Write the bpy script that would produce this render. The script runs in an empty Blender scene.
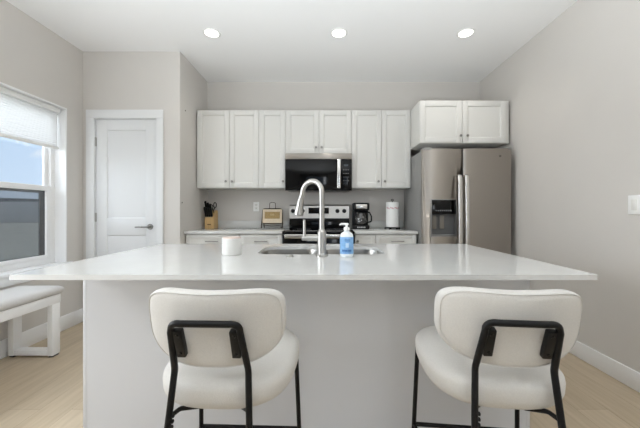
import bpy, bmesh, math, random
from mathutils import Vector, Matrix

random.seed(7)
C = bpy.context.scene.collection
SC = bpy.context.scene
PI = math.pi

# ------------------------------------------------------------------ camera
H = 1.13                       # eye height
CEIL = 2.774
cam_d = bpy.data.cameras.new('camera')
cam_d.sensor_fit = 'HORIZONTAL'
cam_d.sensor_width = 36
cam_d.lens = 36 * 300 / 640
cam_d.shift_x = -4 / 640
cam_d.shift_y = -2.6 / 640
cam_d.clip_start = 0.02
cam_d.clip_end = 500
cam = bpy.data.objects.new('camera', cam_d)
C.objects.link(cam)
cam.location = (0, 0, H)
cam.rotation_euler = (PI / 2, 0, 0)
SC.camera = cam
SC.view_settings.view_transform = 'Standard'
SC.view_settings.look = 'None'
SC.view_settings.gamma = 1
SC.view_settings.use_curve_mapping = False
SC.view_settings.exposure = 0.05
SC.cycles.max_bounces = 10
SC.cycles.diffuse_bounces = 6
SC.cycles.sample_clamp_indirect = 6

# ------------------------------------------------------------------ sky
w = bpy.data.worlds.new('sky')
SC.world = w
w.use_nodes = True
nt = w.node_tree
bg = nt.nodes['Background']
tc = nt.nodes.new('ShaderNodeTexCoord')
sep = nt.nodes.new('ShaderNodeSeparateXYZ')
rmp = nt.nodes.new('ShaderNodeValToRGB')
rmp.color_ramp.elements[0].position = 0.0
rmp.color_ramp.elements[0].color = (0.60, 0.76, 0.95, 1)
rmp.color_ramp.elements[1].position = 0.55
rmp.color_ramp.elements[1].color = (0.40, 0.62, 0.92, 1)
noi = nt.nodes.new('ShaderNodeTexNoise')
noi.inputs['Scale'].default_value = 9
noi.inputs['Detail'].default_value = 6
noi.inputs['Distortion'].default_value = 1.2
cr = nt.nodes.new('ShaderNodeValToRGB')
cr.color_ramp.elements[0].position = 0.48
cr.color_ramp.elements[0].color = (0, 0, 0, 1)
cr.color_ramp.elements[1].position = 0.60
cr.color_ramp.elements[1].color = (1, 1, 1, 1)
mx = nt.nodes.new('ShaderNodeMixRGB')
mx.inputs[2].default_value = (0.95, 0.97, 1.0, 1)
nt.links.new(tc.outputs['Generated'], sep.inputs[0])
nt.links.new(sep.outputs['Z'], rmp.inputs[0])
nt.links.new(tc.outputs['Generated'], noi.inputs['Vector'])
nt.links.new(noi.outputs['Fac'], cr.inputs[0])
mrg = nt.nodes.new('ShaderNodeMapRange')
mrg.inputs['From Min'].default_value = 0.125
mrg.inputs['From Max'].default_value = 0.16
nt.links.new(sep.outputs['Z'], mrg.inputs['Value'])
mul_ = nt.nodes.new('ShaderNodeMath')
mul_.operation = 'MULTIPLY'
nt.links.new(cr.outputs[0], mul_.inputs[0])
nt.links.new(mrg.outputs[0], mul_.inputs[1])
nt.links.new(mul_.outputs[0], mx.inputs[0])
nt.links.new(rmp.outputs[0], mx.inputs[1])
nt.links.new(mx.outputs[0], bg.inputs['Color'])
bg.inputs['Strength'].default_value = 1.0


# ------------------------------------------------------------------ daylight and added fill lamps outside the windows
def area(name, loc, rot, sx, sy, power, col=(1, 1, 1)):
    l = bpy.data.lights.new(name, 'AREA')
    l.shape = 'RECTANGLE'
    l.size, l.size_y = sx, sy
    l.energy = power
    l.color = col
    o = bpy.data.objects.new(name, l)
    C.objects.link(o)
    o.location = loc
    o.rotation_euler = rot
    return o


# added unseen lamps: strip for a streak on the refrigerator, upward fill for ceiling
area('fridge_streak_strip', (1.5, -5.75, 1.15), (PI / 2, 0, 0), 0.45, 1.9, 18, (0.93, 0.97, 1.0))
area('rear_ceiling_fill', (0.0, -6.3, 0.0), (PI / 2 + 0.75, 0, 0), 3.4, 1.6, 15, (0.95, 0.975, 1.0))
area('left_side_fill', (-2.85, 0.66, 1.4), (0, -PI / 2, 0), 1.5, 1.1, 74, (0.93, 0.97, 1.0))  # added lamp, fills the island panel from the left
area('left_ceiling_fill', (-3.4, 0.66, 0.2), (0, -PI / 2 - 0.6, 0), 1.2, 1.2, 22, (0.95, 0.975, 1.0))  # added lamp throwing fill upward from the left
# sky over the kitchen window: high outside, aimed down through the glass
area('daylight_kitchen', (-3.9, 2.0, 2.35), (0, -PI / 2 + 0.36, 0), 1.7, 2.2, 94, (0.86, 0.94, 1.0))
# unseen fill spot added behind the camera, aimed up to bounce off the ceiling
def fill_spot(loc, tilt, cone, blend, power):
    fl = bpy.data.lights.new('bounce_fill', 'SPOT')
    fl.energy = power
    fl.spot_size = math.radians(cone)
    fl.spot_blend = blend
    fl.shadow_soft_size = 0.2
    fl.color = (0.88, 0.95, 1.0)
    o = bpy.data.objects.new('bounce_fill', fl)
    C.objects.link(o)
    o.location = loc
    o.rotation_euler = (PI - tilt, 0, 0)


fill_spot((0.0, -0.5, 0.8), 0.14, 136, 0.5, 335)


# ------------------------------------------------------------------ materials
def lin(c):
    r = []
    for v in c:
        v /= 255
        r.append(v / 12.92 if v <= 0.04045 else ((v + 0.055) / 1.055) ** 2.4)
    return (*r, 1)


MATS = {}


def pbr(name, col, rough=0.5, metal=0.0, var=0.0, vscale=20, bump=0.0, bscale=200, stretch=None, spec=0.5,
        aniso=0.0, coat=0.0, trans=0.0, ior=1.45, sheen=0.0):
    if name in MATS:
        return MATS[name]
    m = bpy.data.materials.new(name)
    m.use_nodes = True
    n = m.node_tree
    b = n.nodes['Principled BSDF']
    base = lin(col)
    b.inputs['Base Color'].default_value = base
    b.inputs['Roughness'].default_value = rough
    b.inputs['Metallic'].default_value = metal
    b.inputs['Specular IOR Level'].default_value = spec
    b.inputs['Anisotropic'].default_value = aniso
    b.inputs['Anisotropic Rotation'].default_value = 0.25
    b.inputs['Coat Weight'].default_value = coat
    b.inputs['Transmission Weight'].default_value = trans
    b.inputs['IOR'].default_value = ior
    b.inputs['Sheen Weight'].default_value = sheen
    t = n.nodes.new('ShaderNodeTexCoord')
    mp = n.nodes.new('ShaderNodeMapping')
    if stretch:
        mp.inputs['Scale'].default_value = stretch
    n.links.new(t.outputs['Object'], mp.inputs[0])
    if var > 0:
        ns = n.nodes.new('ShaderNodeTexNoise')
        ns.inputs['Scale'].default_value = vscale
        ns.inputs['Detail'].default_value = 4
        n.links.new(mp.outputs[0], ns.inputs['Vector'])
        r = n.nodes.new('ShaderNodeValToRGB')
        r.color_ramp.elements[0].position = 0.3
        r.color_ramp.elements[1].position = 0.7
        r.color_ramp.elements[0].color = (*[c * (1 - var) for c in base[:3]], 1)
        r.color_ramp.elements[1].color = (*[min(1, c * (1 + var)) for c in base[:3]], 1)
        n.links.new(ns.outputs['Fac'], r.inputs[0])
        n.links.new(r.outputs[0], b.inputs['Base Color'])
    if bump > 0:
        nb = n.nodes.new('ShaderNodeTexNoise')
        nb.inputs['Scale'].default_value = bscale
        nb.inputs['Detail'].default_value = 3
        n.links.new(mp.outputs[0], nb.inputs['Vector'])
        bp = n.nodes.new('ShaderNodeBump')
        bp.inputs['Strength'].default_value = bump
        bp.inputs['Distance'].default_value = 0.002
        n.links.new(nb.outputs['Fac'], bp.inputs['Height'])
        n.links.new(bp.outputs[0], b.inputs['Normal'])
    if aniso:
        tg = n.nodes.new('ShaderNodeTangent')
        tg.direction_type = 'RADIAL'
        tg.axis = 'Z'
        n.links.new(tg.outputs[0], b.inputs['Tangent'])
    MATS[name] = m
    return m


def glass(name, tint=(1, 1, 1), gloss=0.06):
    m = bpy.data.materials.new(name)
    m.use_nodes = True
    n = m.node_tree
    n.nodes.remove(n.nodes['Principled BSDF'])
    out = n.nodes['Material Output']
    tr = n.nodes.new('ShaderNodeBsdfTransparent')
    tr.inputs[0].default_value = (*tint, 1)
    gl = n.nodes.new('ShaderNodeBsdfGlossy')
    gl.inputs['Roughness'].default_value = 0.02
    mix = n.nodes.new('ShaderNodeMixShader')
    mix.inputs[0].default_value = gloss
    n.links.new(tr.outputs[0], mix.inputs[1])
    n.links.new(gl.outputs[0], mix.inputs[2])
    n.links.new(mix.outputs[0], out.inputs[0])
    return m


def emit(name, col, s):
    m = bpy.data.materials.new(name)
    m.use_nodes = True
    b = m.node_tree.nodes['Principled BSDF']
    b.inputs['Base Color'].default_value = lin(col)
    b.inputs['Emission Color'].default_value = lin(col)
    b.inputs['Emission Strength'].default_value = s
    return m


def screen_mat():
    m = bpy.data.materials.new('insect_mesh')
    m.use_nodes = True
    n = m.node_tree
    n.nodes.remove(n.nodes['Principled BSDF'])
    out = n.nodes['Material Output']
    tr = n.nodes.new('ShaderNodeBsdfTransparent')
    df = n.nodes.new('ShaderNodeBsdfDiffuse')
    df.inputs[0].default_value = lin((60, 62, 64))
    mix = n.nodes.new('ShaderNodeMixShader')
    mix.inputs[0].default_value = 0.36
    n.links.new(tr.outputs[0], mix.inputs[1])
    n.links.new(df.outputs[0], mix.inputs[2])
    n.links.new(mix.outputs[0], out.inputs[0])
    return m


def floor_mat():
    m = bpy.data.materials.new('oak_planks')
    m.use_nodes = True
    n = m.node_tree
    b = n.nodes['Principled BSDF']
    t = n.nodes.new('ShaderNodeTexCoord')
    mp = n.nodes.new('ShaderNodeMapping')
    mp.inputs['Rotation'].default_value = (0, 0, PI / 2)
    n.links.new(t.outputs['Object'], mp.inputs[0])
    br = n.nodes.new('ShaderNodeTexBrick')
    br.offset = 0.37
    br.inputs['Scale'].default_value = 1
    br.inputs['Brick Width'].default_value = 1.25
    br.inputs['Row Height'].default_value = 0.18
    br.inputs['Mortar Size'].default_value = 0.0012
    br.inputs['Mortar Smooth'].default_value = 0.3
    br.inputs['Bias'].default_value = 0
    br.inputs['Color1'].default_value = lin((206, 190, 166))
    br.inputs['Color2'].default_value = lin((190, 173, 148))
    br.inputs['Mortar'].default_value = lin((158, 138, 114))
    n.links.new(mp.outputs[0], br.inputs['Vector'])
    mp2 = n.nodes.new('ShaderNodeMapping')
    mp2.inputs['Scale'].default_value = (16, 1.1, 1)
    n.links.new(t.outputs['Object'], mp2.inputs[0])
    ns = n.nodes.new('ShaderNodeTexNoise')
    ns.inputs['Scale'].default_value = 2.2
    ns.inputs['Detail'].default_value = 7
    ns.inputs['Distortion'].default_value = 0.6
    n.links.new(mp2.outputs[0], ns.inputs['Vector'])
    r = n.nodes.new('ShaderNodeValToRGB')
    r.color_ramp.elements[0].position = 0.3
    r.color_ramp.elements[0].color = (0.80, 0.78, 0.75, 1)
    r.color_ramp.elements[1].position = 0.72
    r.color_ramp.elements[1].color = (1.0, 1.0, 1.0, 1)
    n.links.new(ns.outputs['Fac'], r.inputs[0])
    mul = n.nodes.new('ShaderNodeMixRGB')
    mul.blend_type = 'MULTIPLY'
    mul.inputs[0].default_value = 1
    n.links.new(br.outputs['Color'], mul.inputs[1])
    n.links.new(r.outputs[0], mul.inputs[2])
    n.links.new(mul.outputs[0], b.inputs['Base Color'])
    b.inputs['Roughness'].default_value = 0.42
    bp = n.nodes.new('ShaderNodeBump')
    bp.inputs['Strength'].default_value = 0.25
    bp.inputs['Distance'].default_value = 0.001
    n.links.new(br.outputs['Fac'], bp.inputs['Height'])
    bp.invert = True
    n.links.new(bp.outputs[0], b.inputs['Normal'])
    return m


M_WALL = pbr('greige_paint', (210, 206, 201), 0.75, bump=0.06, bscale=260, var=0.01, vscale=3)
M_CEIL = pbr('ceiling_paint', (243, 243, 243), 0.85, bump=0.05, bscale=220)
M_TRIM = pbr('white_trim_paint', (241, 241, 241), 0.4)
M_DOOR = pbr('trim_paint_darkened', (226, 227, 228), 0.42)  # same white as the trim, darkened in colour against the strong window light
M_CAB = pbr('white_cabinet_lacquer', (220, 219, 215), 0.38)
M_QUARTZ = pbr('white_quartz', (210, 210, 208), 0.10, var=0.012, vscale=14)
M_STEEL = pbr('brushed_steel', (170, 164, 157), 0.36, 1.0, bump=0.02, bscale=120, stretch=(1, 1, 60), aniso=0.92)
M_STEELB = pbr('bright_steel', (214, 212, 208), 0.22, 1.0)
M_NICKEL = pbr('brushed_nickel', (180, 178, 174), 0.34, 1.0)
M_CHROME = pbr('satin_nickel_knob', (150, 148, 144), 0.28, 1.0)
M_BLACK = pbr('black_gloss', (6, 6, 7), 0.08, spec=0.3)
M_BLACKP = pbr('black_plastic', (12, 12, 13), 0.38, spec=0.35)
M_BMETAL = pbr('black_powder_coat', (11, 11, 12), 0.45, spec=0.3)
M_FABRIC = pbr('cream_boucle', (204, 201, 196), 0.95, bump=0.6, bscale=420, var=0.035, vscale=220, sheen=0.15)
M_BENCHF = pbr('grey_weave', (208, 206, 204), 0.95, bump=0.5, bscale=500, var=0.06, vscale=260)
M_FRIDGE_SIDE = pbr('grey_textured_steel', (150, 149, 147), 0.5, 0.2, bump=0.2, bscale=500)
M_FLOOR = floor_mat()
M_SHADE = pbr('shade_fabric', (246, 247, 248), 0.9)
_n = M_SHADE.node_tree
_tl = _n.nodes.new('ShaderNodeBsdfTranslucent')
_tl.inputs[0].default_value = (0.95, 0.95, 0.95, 1)
_mx = _n.nodes.new('ShaderNodeMixShader')
_mx.inputs[0].default_value = 0.36
_n.links.new(_n.nodes['Principled BSDF'].outputs[0], _mx.inputs[1])
_n.links.new(_tl.outputs[0], _mx.inputs[2])
_n.links.new(_mx.outputs[0], _n.nodes['Material Output'].inputs[0])
M_GLASS = glass('clear_glass')
M_WOOD = pbr('pale_bamboo', (206, 172, 120), 0.5, var=0.12, vscale=8, stretch=(14, 14, 1))
M_WHITEP = pbr('white_plastic', (242, 242, 240), 0.35)
M_DARK = pbr('dark_gap', (40, 39, 38), 0.8)


# ------------------------------------------------------------------ mesh helpers
def wloc(o):
    v = Vector((0, 0, 0))
    while o is not None:
        v = v + o.location
        o = o.parent
    return v


class B:
    """collects shapes (world coordinates) and links them as one mesh object"""

    def __init__(self):
        self.bm = bmesh.new()

    def _bevel(self, verts, bev, seg):
        es = set()
        for v in verts:
            for e in v.link_edges:
                es.add(e)
        bmesh.ops.bevel(self.bm, geom=list(es), offset=bev, segments=seg, profile=0.5, affect='EDGES', clamp_overlap=True)

    def box(self, x0, x1, y0, y1, z0, z1, bev=0.0, seg=2):
        mt = Matrix.Translation(((x0 + x1) / 2, (y0 + y1) / 2, (z0 + z1) / 2)) @ Matrix.Diagonal((abs(x1 - x0), abs(y1 - y0), abs(z1 - z0), 1))
        r = bmesh.ops.create_cube(self.bm, size=1, matrix=mt)
        if bev:
            self._bevel(r['verts'], bev, seg)
        return self

    def obox(self, mat, sx, sy, sz, bev=0.0, seg=2):
        r = bmesh.ops.create_cube(self.bm, size=1, matrix=mat @ Matrix.Diagonal((sx, sy, sz, 1)))
        if bev:
            self._bevel(r['verts'], bev, seg)
        return self

    def cyl(self, p0, p1, r0, r1=None, seg=24):
        r1 = r0 if r1 is None else r1
        self.sweep([p0, p1], [r0, r1], seg)
        return self

    def sweep(self, pts, rad, seg=12, closed=False, cap=True):
        pts = [Vector(p) for p in pts]
        n = len(pts)
        if not isinstance(rad, (list, tuple)):
            rad = [rad] * n
        rings = []
        prev = None
        for i, p in enumerate(pts):
            if closed:
                t = (pts[(i + 1) % n] - pts[i - 1]).normalized()
            elif i == 0:
                t = (pts[1] - p).normalized()
            elif i == n - 1:
                t = (p - pts[i - 1]).normalized()
            else:
                t = ((pts[i + 1] - p).normalized() + (p - pts[i - 1]).normalized()).normalized()
            if prev is None:
                a = Vector((0, 0, 1)) if abs(t.z) < 0.9 else Vector((1, 0, 0))
                u = t.cross(a).normalized()
            else:
                u = (prev - t * prev.dot(t)).normalized()
            prev = u
            v = t.cross(u)
            rings.append([self.bm.verts.new(p + (u * math.cos(2 * PI * k / seg) + v * math.sin(2 * PI * k / seg)) * rad[i]) for k in range(seg)])
        m = n if closed else n - 1
        for i in range(m):
            a, b = rings[i], rings[(i + 1) % n]
            for k in range(seg):
                self.bm.faces.new((a[k], a[(k + 1) % seg], b[(k + 1) % seg], b[k]))
        if cap and not closed:
            self.bm.faces.new(rings[0][::-1])
            self.bm.faces.new(rings[-1])
        return self

    def lathe(self, c, prof, seg=32, sx=1.0, sy=1.0):
        rings = []
        for (r, z) in prof:
            if r < 1e-6:
                rings.append([self.bm.verts.new((c[0], c[1], c[2] + z))])
            else:
                rings.append([self.bm.verts.new((c[0] + r * sx * math.cos(2 * PI * k / seg), c[1] + r * sy * math.sin(2 * PI * k / seg), c[2] + z)) for k in range(seg)])
        for a, b in zip(rings, rings[1:]):
            for k in range(seg):
                k2 = (k + 1) % seg
                if len(a) == 1 and len(b) == 1:
                    continue
                if len(a) == 1:
                    self.bm.faces.new((a[0], b[k2], b[k]))
                elif len(b) == 1:
                    self.bm.faces.new((a[k], a[k2], b[0]))
                else:
                    self.bm.faces.new((a[k], a[k2], b[k2], b[k]))
        return self

    def loft(self, loops, cap0=True, cap1=True):
        rings = [[self.bm.verts.new(p) for p in lp] for lp in loops]
        n = len(rings[0])
        for a, b in zip(rings, rings[1:]):
            for k in range(n):
                self.bm.faces.new((a[k], a[(k + 1) % n], b[(k + 1) % n], b[k]))
        if cap0:
            self.bm.faces.new(rings[0][::-1])
        if cap1:
            self.bm.faces.new(rings[-1])
        return self

    def prism(self, poly, axis, lo, hi):
        def P(a, b, t):
            return {'X': (t, a, b), 'Y': (a, t, b), 'Z': (a, b, t)}[axis]
        return self.loft([[P(a, b, lo) for a, b in poly], [P(a, b, hi) for a, b in poly]])

    def holed(self, outer, holes, z0, z1):
        """plate in XY with holes, from z0 to z1"""
        bm2 = bmesh.new()
        es = []
        for lp in [outer] + holes:
            vs = [bm2.verts.new((a, b, z1)) for a, b in lp]
            es += [bm2.edges.new((vs[i], vs[(i + 1) % len(vs)])) for i in range(len(vs))]
        bmesh.ops.triangle_fill(bm2, use_beauty=True, edges=es)
        bmesh.ops.recalc_face_normals(bm2, faces=bm2.faces)
        r = bmesh.ops.extrude_face_region(bm2, geom=list(bm2.faces))
        for v in r['geom']:
            if isinstance(v, bmesh.types.BMVert):
                v.co.z = z0
        me = bpy.data.meshes.new('tmp')
        bm2.to_mesh(me)
        self.bm.from_mesh(me)
        bm2.free()
        bpy.data.meshes.remove(me)
        return self

    def xform(self, m):
        bmesh.ops.transform(self.bm, matrix=m, verts=self.bm.verts)
        return self

    def build(self, name, mat, parent=None, loc=None, angle=35, flat=False):
        bmesh.ops.recalc_face_normals(self.bm, faces=self.bm.faces)
        off = wloc(parent) if parent is not None else Vector((0, 0, 0))
        if loc is not None:
            off = Vector(loc)
        bmesh.ops.translate(self.bm, verts=self.bm.verts, vec=-off)
        me = bpy.data.meshes.new(name)
        self.bm.to_mesh(me)
        self.bm.free()
        if not flat:
            me.shade_smooth()
            me.set_sharp_from_angle(angle=math.radians(angle))
        me.materials.append(mat)
        o = bpy.data.objects.new(name, me)
        C.objects.link(o)
        if parent is not None:
            o.parent = parent
        elif loc is not None:
            o.location = loc
        return o


def thing(name, label, cat, loc=(0, 0, 0), group=None):
    o = bpy.data.objects.new(name, None)
    o.empty_display_size = 0.05
    C.objects.link(o)
    o.location = loc
    return tag(o, label, cat, group)


def tag(o, label, cat, group=None):
    o['label'] = label
    o['category'] = cat
    if group:
        o['group'] = group
    return o


def struct(o):
    o['kind'] = 'structure'
    return o


def rrect(x0, x1, y0, y1, r, n=6):
    pts = []
    for cx, cy, a0 in ((x1 - r, y1 - r, 0), (x0 + r, y1 - r, PI / 2), (x0 + r, y0 + r, PI), (x1 - r, y0 + r, 3 * PI / 2)):
        for k in range(n + 1):
            a = a0 + PI / 2 * k / n
            pts.append((cx + r * math.cos(a), cy + r * math.sin(a)))
    return pts


def fillet(pts, r, n=6, closed=False):
    """round the corners of a polyline"""
    pts = [Vector(p) for p in pts]
    out = []
    N = len(pts)
    for i, p in enumerate(pts):
        if not closed and i in (0, N - 1):
            out.append(p)
            continue
        a, b = pts[i - 1], pts[(i + 1) % N]
        d1, d2 = (a - p), (b - p)
        ang = d1.angle(d2)
        rr = r[i] if isinstance(r, (list, tuple)) else r
        t = min(rr / math.tan(ang / 2), d1.length * .49, d2.length * .49)
        s, e = p + d1.normalized() * t, p + d2.normalized() * t
        for k in range(n + 1):
            f = k / n
            out.append(s * (1 - f) ** 2 + p * 2 * f * (1 - f) + e * f ** 2)
    return out


def wall_plate(axis, t0, t1, a0, a1, z0, z1, holes):
    """wall slab perpendicular to axis, from a0..a1 and z0..z1, thickness t0..t1, rectangular holes (a,b,za,zb)"""
    b = B()
    As = sorted({a0, a1, *[h[0] for h in holes], *[h[1] for h in holes]})
    Zs = sorted({z0, z1, *[h[2] for h in holes], *[h[3] for h in holes]})
    for i in range(len(As) - 1):
        for j in range(len(Zs) - 1):
            ca, cz = (As[i] + As[i + 1]) / 2, (Zs[j] + Zs[j + 1]) / 2
            if any(h[0] < ca < h[1] and h[2] < cz < h[3] for h in holes):
                continue
            if axis == 'X':
                b.box(t0, t1, As[i], As[i + 1], Zs[j], Zs[j + 1])
            else:
                b.box(As[i], As[i + 1], t0, t1, Zs[j], Zs[j + 1])
    bmesh.ops.remove_doubles(b.bm, verts=b.bm.verts, dist=1e-5)
    # drop the shared inner faces
    seen = {}
    for f in b.bm.faces:
        seen.setdefault(tuple(round(c, 4) for c in f.calc_center_median()), []).append(f)
    dead = [f for fs in seen.values() if len(fs) > 1 for f in fs]
    bmesh.ops.delete(b.bm, geom=dead, context='FACES')
    return b


# ------------------------------------------------------------------ room shell
XL, XR = -2.48, 1.9755
YB = 3.811            # kitchen back wall
YP = 3.085            # pantry wall with the door
XP = -1.48            # pantry side wall
YR = -5.5             # rear wall behind the viewer
W1 = (1.30, 2.884, 0.64, 2.114)      # kitchen window y0,y1,z0,z1
W2 = (0.12, 1.2, 0.64, 2.114)       # unseen side window, added to light the island front
W3 = (-1.5, 1.8, 0.02, 2.15)       # unseen rear window, added to let in light

struct(B().box(XL - .2, XR + .15, YR - .15, YB + .15, -0.1, 0).build('floor', M_FLOOR))
struct(B().box(XL - .2, XR + .15, YR - .15, YB + .15, CEIL, CEIL + .1).build('ceiling', M_CEIL))
struct(wall_plate('X', XL - .16, XL, YR - .15, YB + .15, 0, CEIL, [W1, W2]).build('wall_left', M_WALL, flat=True))
struct(B().box(XR, XR + .15, YR - .15, YB + .15, 0, CEIL).build('wall_right', M_WALL))
struct(B().box(XL, XR, YB, YB + .15, 0, CEIL).build('wall_back', M_WALL))
DX0, DX1, DZ = -2.345, -1.727, 2.078     # door slab
struct(wall_plate('Y', YP, YP + .11, XL, XP, 0, CEIL, [(DX0 - .012, DX1 + .012, 0, DZ + .012)]).build('wall_pantry', M_WALL, flat=True))
struct(B().box(XP - .11, XP, YP + .11, YB, 0, CEIL).build('wall_pantry_side', M_WALL))
struct(wall_plate('Y', YR - .15, YR, XL, XR, 0, CEIL, [W3]).build('wall_rear', M_WALL, flat=True))


# baseboards (with a small top ease)
def baseboard(name, x0, x1, y0, y1, h=0.135):
    return struct(B().box(x0, x1, y0, y1, 0, h, 0.004).build(name, M_TRIM))


baseboard('baseboard_right', XR - .014, XR, YR, YB, 0.122)
baseboard('baseboard_left', XL, XL + .014, YR, YP, 0.14)
b = B().box(XL + .014, DX0 - .095, YP - .014, YP, 0, .14, .003)
b.box(DX1 + .08, XP, YP - .014, YP, 0, .14, .003)
struct(b.build('baseboard_pantry', M_TRIM))

# door casing and door
b = B()
b.box(DX0 - .092, DX0 - .006, YP - .018, YP, 0, DZ + .006, .003)
b.box(DX1 + .006, DX1 + .078, YP - .018, YP, 0, DZ + .006, .003)
b.box(DX0 - .092, DX1 + .078, YP - .018, YP, DZ + .006, DZ + .094, .003)
b.box(DX0 - .012, DX0 - .003, YP, YP + .11, 0, DZ + .003)
b.box(DX1 + .003, DX1 + .012, YP, YP + .11, 0, DZ + .003)
b.box(DX0 - .012, DX1 + .012, YP, YP + .11, DZ + .003, DZ + .012)
struct(b.build('trim_1', M_DOOR))


def shaker(b, x0, x1, z0, z1, y0, y1, st, rails, rec=.008, bev=.0015):
    """framed slab facing -Y: stiles of width st, rails = [(z0,z1)...], panels recessed"""
    b.box(x0, x0 + st, y0, y1, z0, z1, bev)
    b.box(x1 - st, x1, y0, y1, z0, z1, bev)
    for r0, r1 in rails:
        b.box(x0 + st - .001, x1 - st + .001, y0, y1, r0, r1, bev)
    # sloped sticking around each panel, then the panel itself
    rs = sorted(rails)
    for (a0, a1), (c0, c1) in zip(rs, rs[1:]):
        X0, X1, Z0, Z1 = x0 + st, x1 - st, a1, c0
        k = .007
        b.loft([[(X0, y0 + .002, Z0), (X1, y0 + .002, Z0), (X1, y0 + .002, Z1), (X0, y0 + .002, Z1)],
                [(X0 + k, y0 + rec, Z0 + k), (X1 - k, y0 + rec, Z0 + k), (X1 - k, y0 + rec, Z1 - k), (X0 + k, y0 + rec, Z1 - k)]], cap0=False)
    return b


door = thing('door_1', 'white two-panel interior door with nickel lever beside the window wall', 'door', (DX0, YP, 0))
struct(door)
b = B()
shaker(b, DX0, DX1, .012, DZ, YP + .004, YP + .04, .108, [(.012, .24), (.885, 1.06), (1.97, DZ)], rec=.012)
b.build('door_leaf', M_DOOR, door)
hx, hz = DX1 - .062, .972
hd = B()
hd.cyl((hx, YP + .004, hz), (hx, YP - .006, hz), .031, .028, 28)
hd.cyl((hx, YP - .006, hz), (hx, YP - .045, hz), .011, .011, 16)
hd.sweep(fillet([(hx + .012, YP - .05, hz), (hx - .06, YP - .052, hz + .001), (hx - .125, YP - .046, hz - .002)], .03), [.010, .010, .0095, .009, .009, .0085, .008, .0075, .007], 12)
hd.build('lever_handle', M_CHROME, door)
for z in (1.845, 1.07, .25):
    h = B().box(DX0 - .007, DX0 + .006, YP - .004, YP + .004, z - .045, z + .045, .001)
    h.cyl((DX0 - .002, YP - .006, z - .046), (DX0 - .002, YP - .006, z + .046), .005, .005, 10)
    h.build('hinge', M_NICKEL, door)


# windows
def window(name, label, W, screened):
    y0, y1, z0, z1 = W
    xo = XL - .155
    t = struct(thing(name, label, 'window', (XL, y0, z0)))
    b = B()
    xi = XL - .105           # inner face of the vinyl frame
    f = .045
    for (a0, a1, c0, c1) in ((y0, y0 + f, z0, z1), (y1 - f, y1, z0, z1), (y0 + f, y1 - f, z0, z0 + .05), (y0 + f, y1 - f, z1 - f, z1)):
        b.box(xo, xi, a0, a1, c0, c1, .004)
    b.build('window_frame', M_TRIM, t)
    zm = z0 + (z1 - z0) * .48
    s = B()   # upper sash, further out
    g = .04
    xs0, xs1 = xo + .004, xo + .026
    Y0, Y1 = y0 + f, y1 - f
    for (a0, a1, c0, c1) in ((Y0, Y0 + g, zm - .02, z1 - f), (Y1 - g, Y1, zm - .02, z1 - f), (Y0 + g, Y1 - g, zm - .02, zm + .025), (Y0 + g, Y1 - g, z1 - f - g, z1 - f)):
        s.box(xs0, xs1, a0, a1, c0, c1, .003)
    so = s.build('upper_sash', M_TRIM, t)
    B().box(xo + .013, xo + .017, Y0 + g, Y1 - g, zm + .025, z1 - f - g).build('pane', M_GLASS, so)
    s = B()
    xs0, xs1 = xo + .028, xo + .05
    for (a0, a1, c0, c1) in ((Y0, Y0 + g, z0 + .05, zm + .02), (Y1 - g, Y1, z0 + .05, zm + .02), (Y0 + g, Y1 - g, z0 + .05, z0 + .085), (Y0 + g, Y1 - g, zm - .025, zm + .02)):
        s.box(xs0, xs1, a0, a1, c0, c1, .003)
    so = s.build('lower_sash', M_TRIM, t)
    B().box(xo + .037, xo + .041, Y0 + g, Y1 - g, z0 + .085, zm - .025).build('pane', M_GLASS, so)
    if screened:
        r = B()
        q = .018
        for (a0, a1, c0, c1) in ((Y0, Y0 + q + g, z0 + .05, zm - .02), (Y1 - q - g, Y1, z0 + .05, zm - .02)):
            r.box(xo - .012, xo - .002, a0, a1, c0, c1)
        r.box(xo - .012, xo - .002, Y0, Y1, z0 + .05, z0 + .088)
        r.box(xo - .012, xo - .002, Y0, Y1, zm - .045, zm - .02)
        so = r.build('screen_frame', pbr('dark_screen_frame', (70, 72, 72), .5), t)
        B().box(xo - .0075, xo - .0065, Y0 + q, Y1 - q, z0 + .06, zm - .03).build('insect_screen', screen_mat(), so)
    # stool / sill board
    sl = B().box(xi, XL, y0, y1, z0 - .02, z0 + .004, .002)
    sl.box(XL, XL + .028, y0 - .05, y1 + .05, z0 - .022, z0 + .004, .004)
    sl.box(XL, XL + .012, y0 - .03, y1 + .03, z0 - .095, z0 - .022, .003)
    sl.build('window_sill', M_TRIM, t)
    # white returns lining the recess
    r = B()
    r.box(xi, XL + .002, y1 - .004, y1 + .008, z0, z1 + .008)
    r.box(xi, XL + .002, y0 - .008, y0 + .004, z0, z1 + .008)
    r.box(xi, XL + .002, y0, y1, z1 - .004, z1 + .008)
    r.build('window_jamb', M_TRIM, t)
    return t


window('window_1', 'white double-hung window above the grey bench', W1, True)
window('fill_window_side', 'white side window added out of view to let in fill light', W2, False)
t = struct(thing('fill_window_rear', 'wide white window added unseen in the rear wall to let in light', 'window', (0, YR, 0)))
b = B()
for a0, a1, c0, c1 in ((W3[0], W3[0] + .06, W3[2], W3[3]), (W3[1] - .06, W3[1], W3[2], W3[3]), (-.04, .04, W3[2] + .06, W3[3] - .06),
                       (W3[0] + .06, W3[1] - .06, W3[2], W3[2] + .06), (W3[0] + .06, W3[1] - .06, W3[3] - .06, W3[3])):
    b.box(a0, a1, YR - .1, YR - .04, c0, c1, .004)
b.build('window_frame', M_TRIM, t)
for a0, a1 in ((W3[0] + .06, -.04), (.04, W3[1] - .06)):
    B().box(a0, a1, YR - .075, YR - .069, W3[2] + .06, W3[3] - .06).build('pane', M_GLASS, t)

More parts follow.
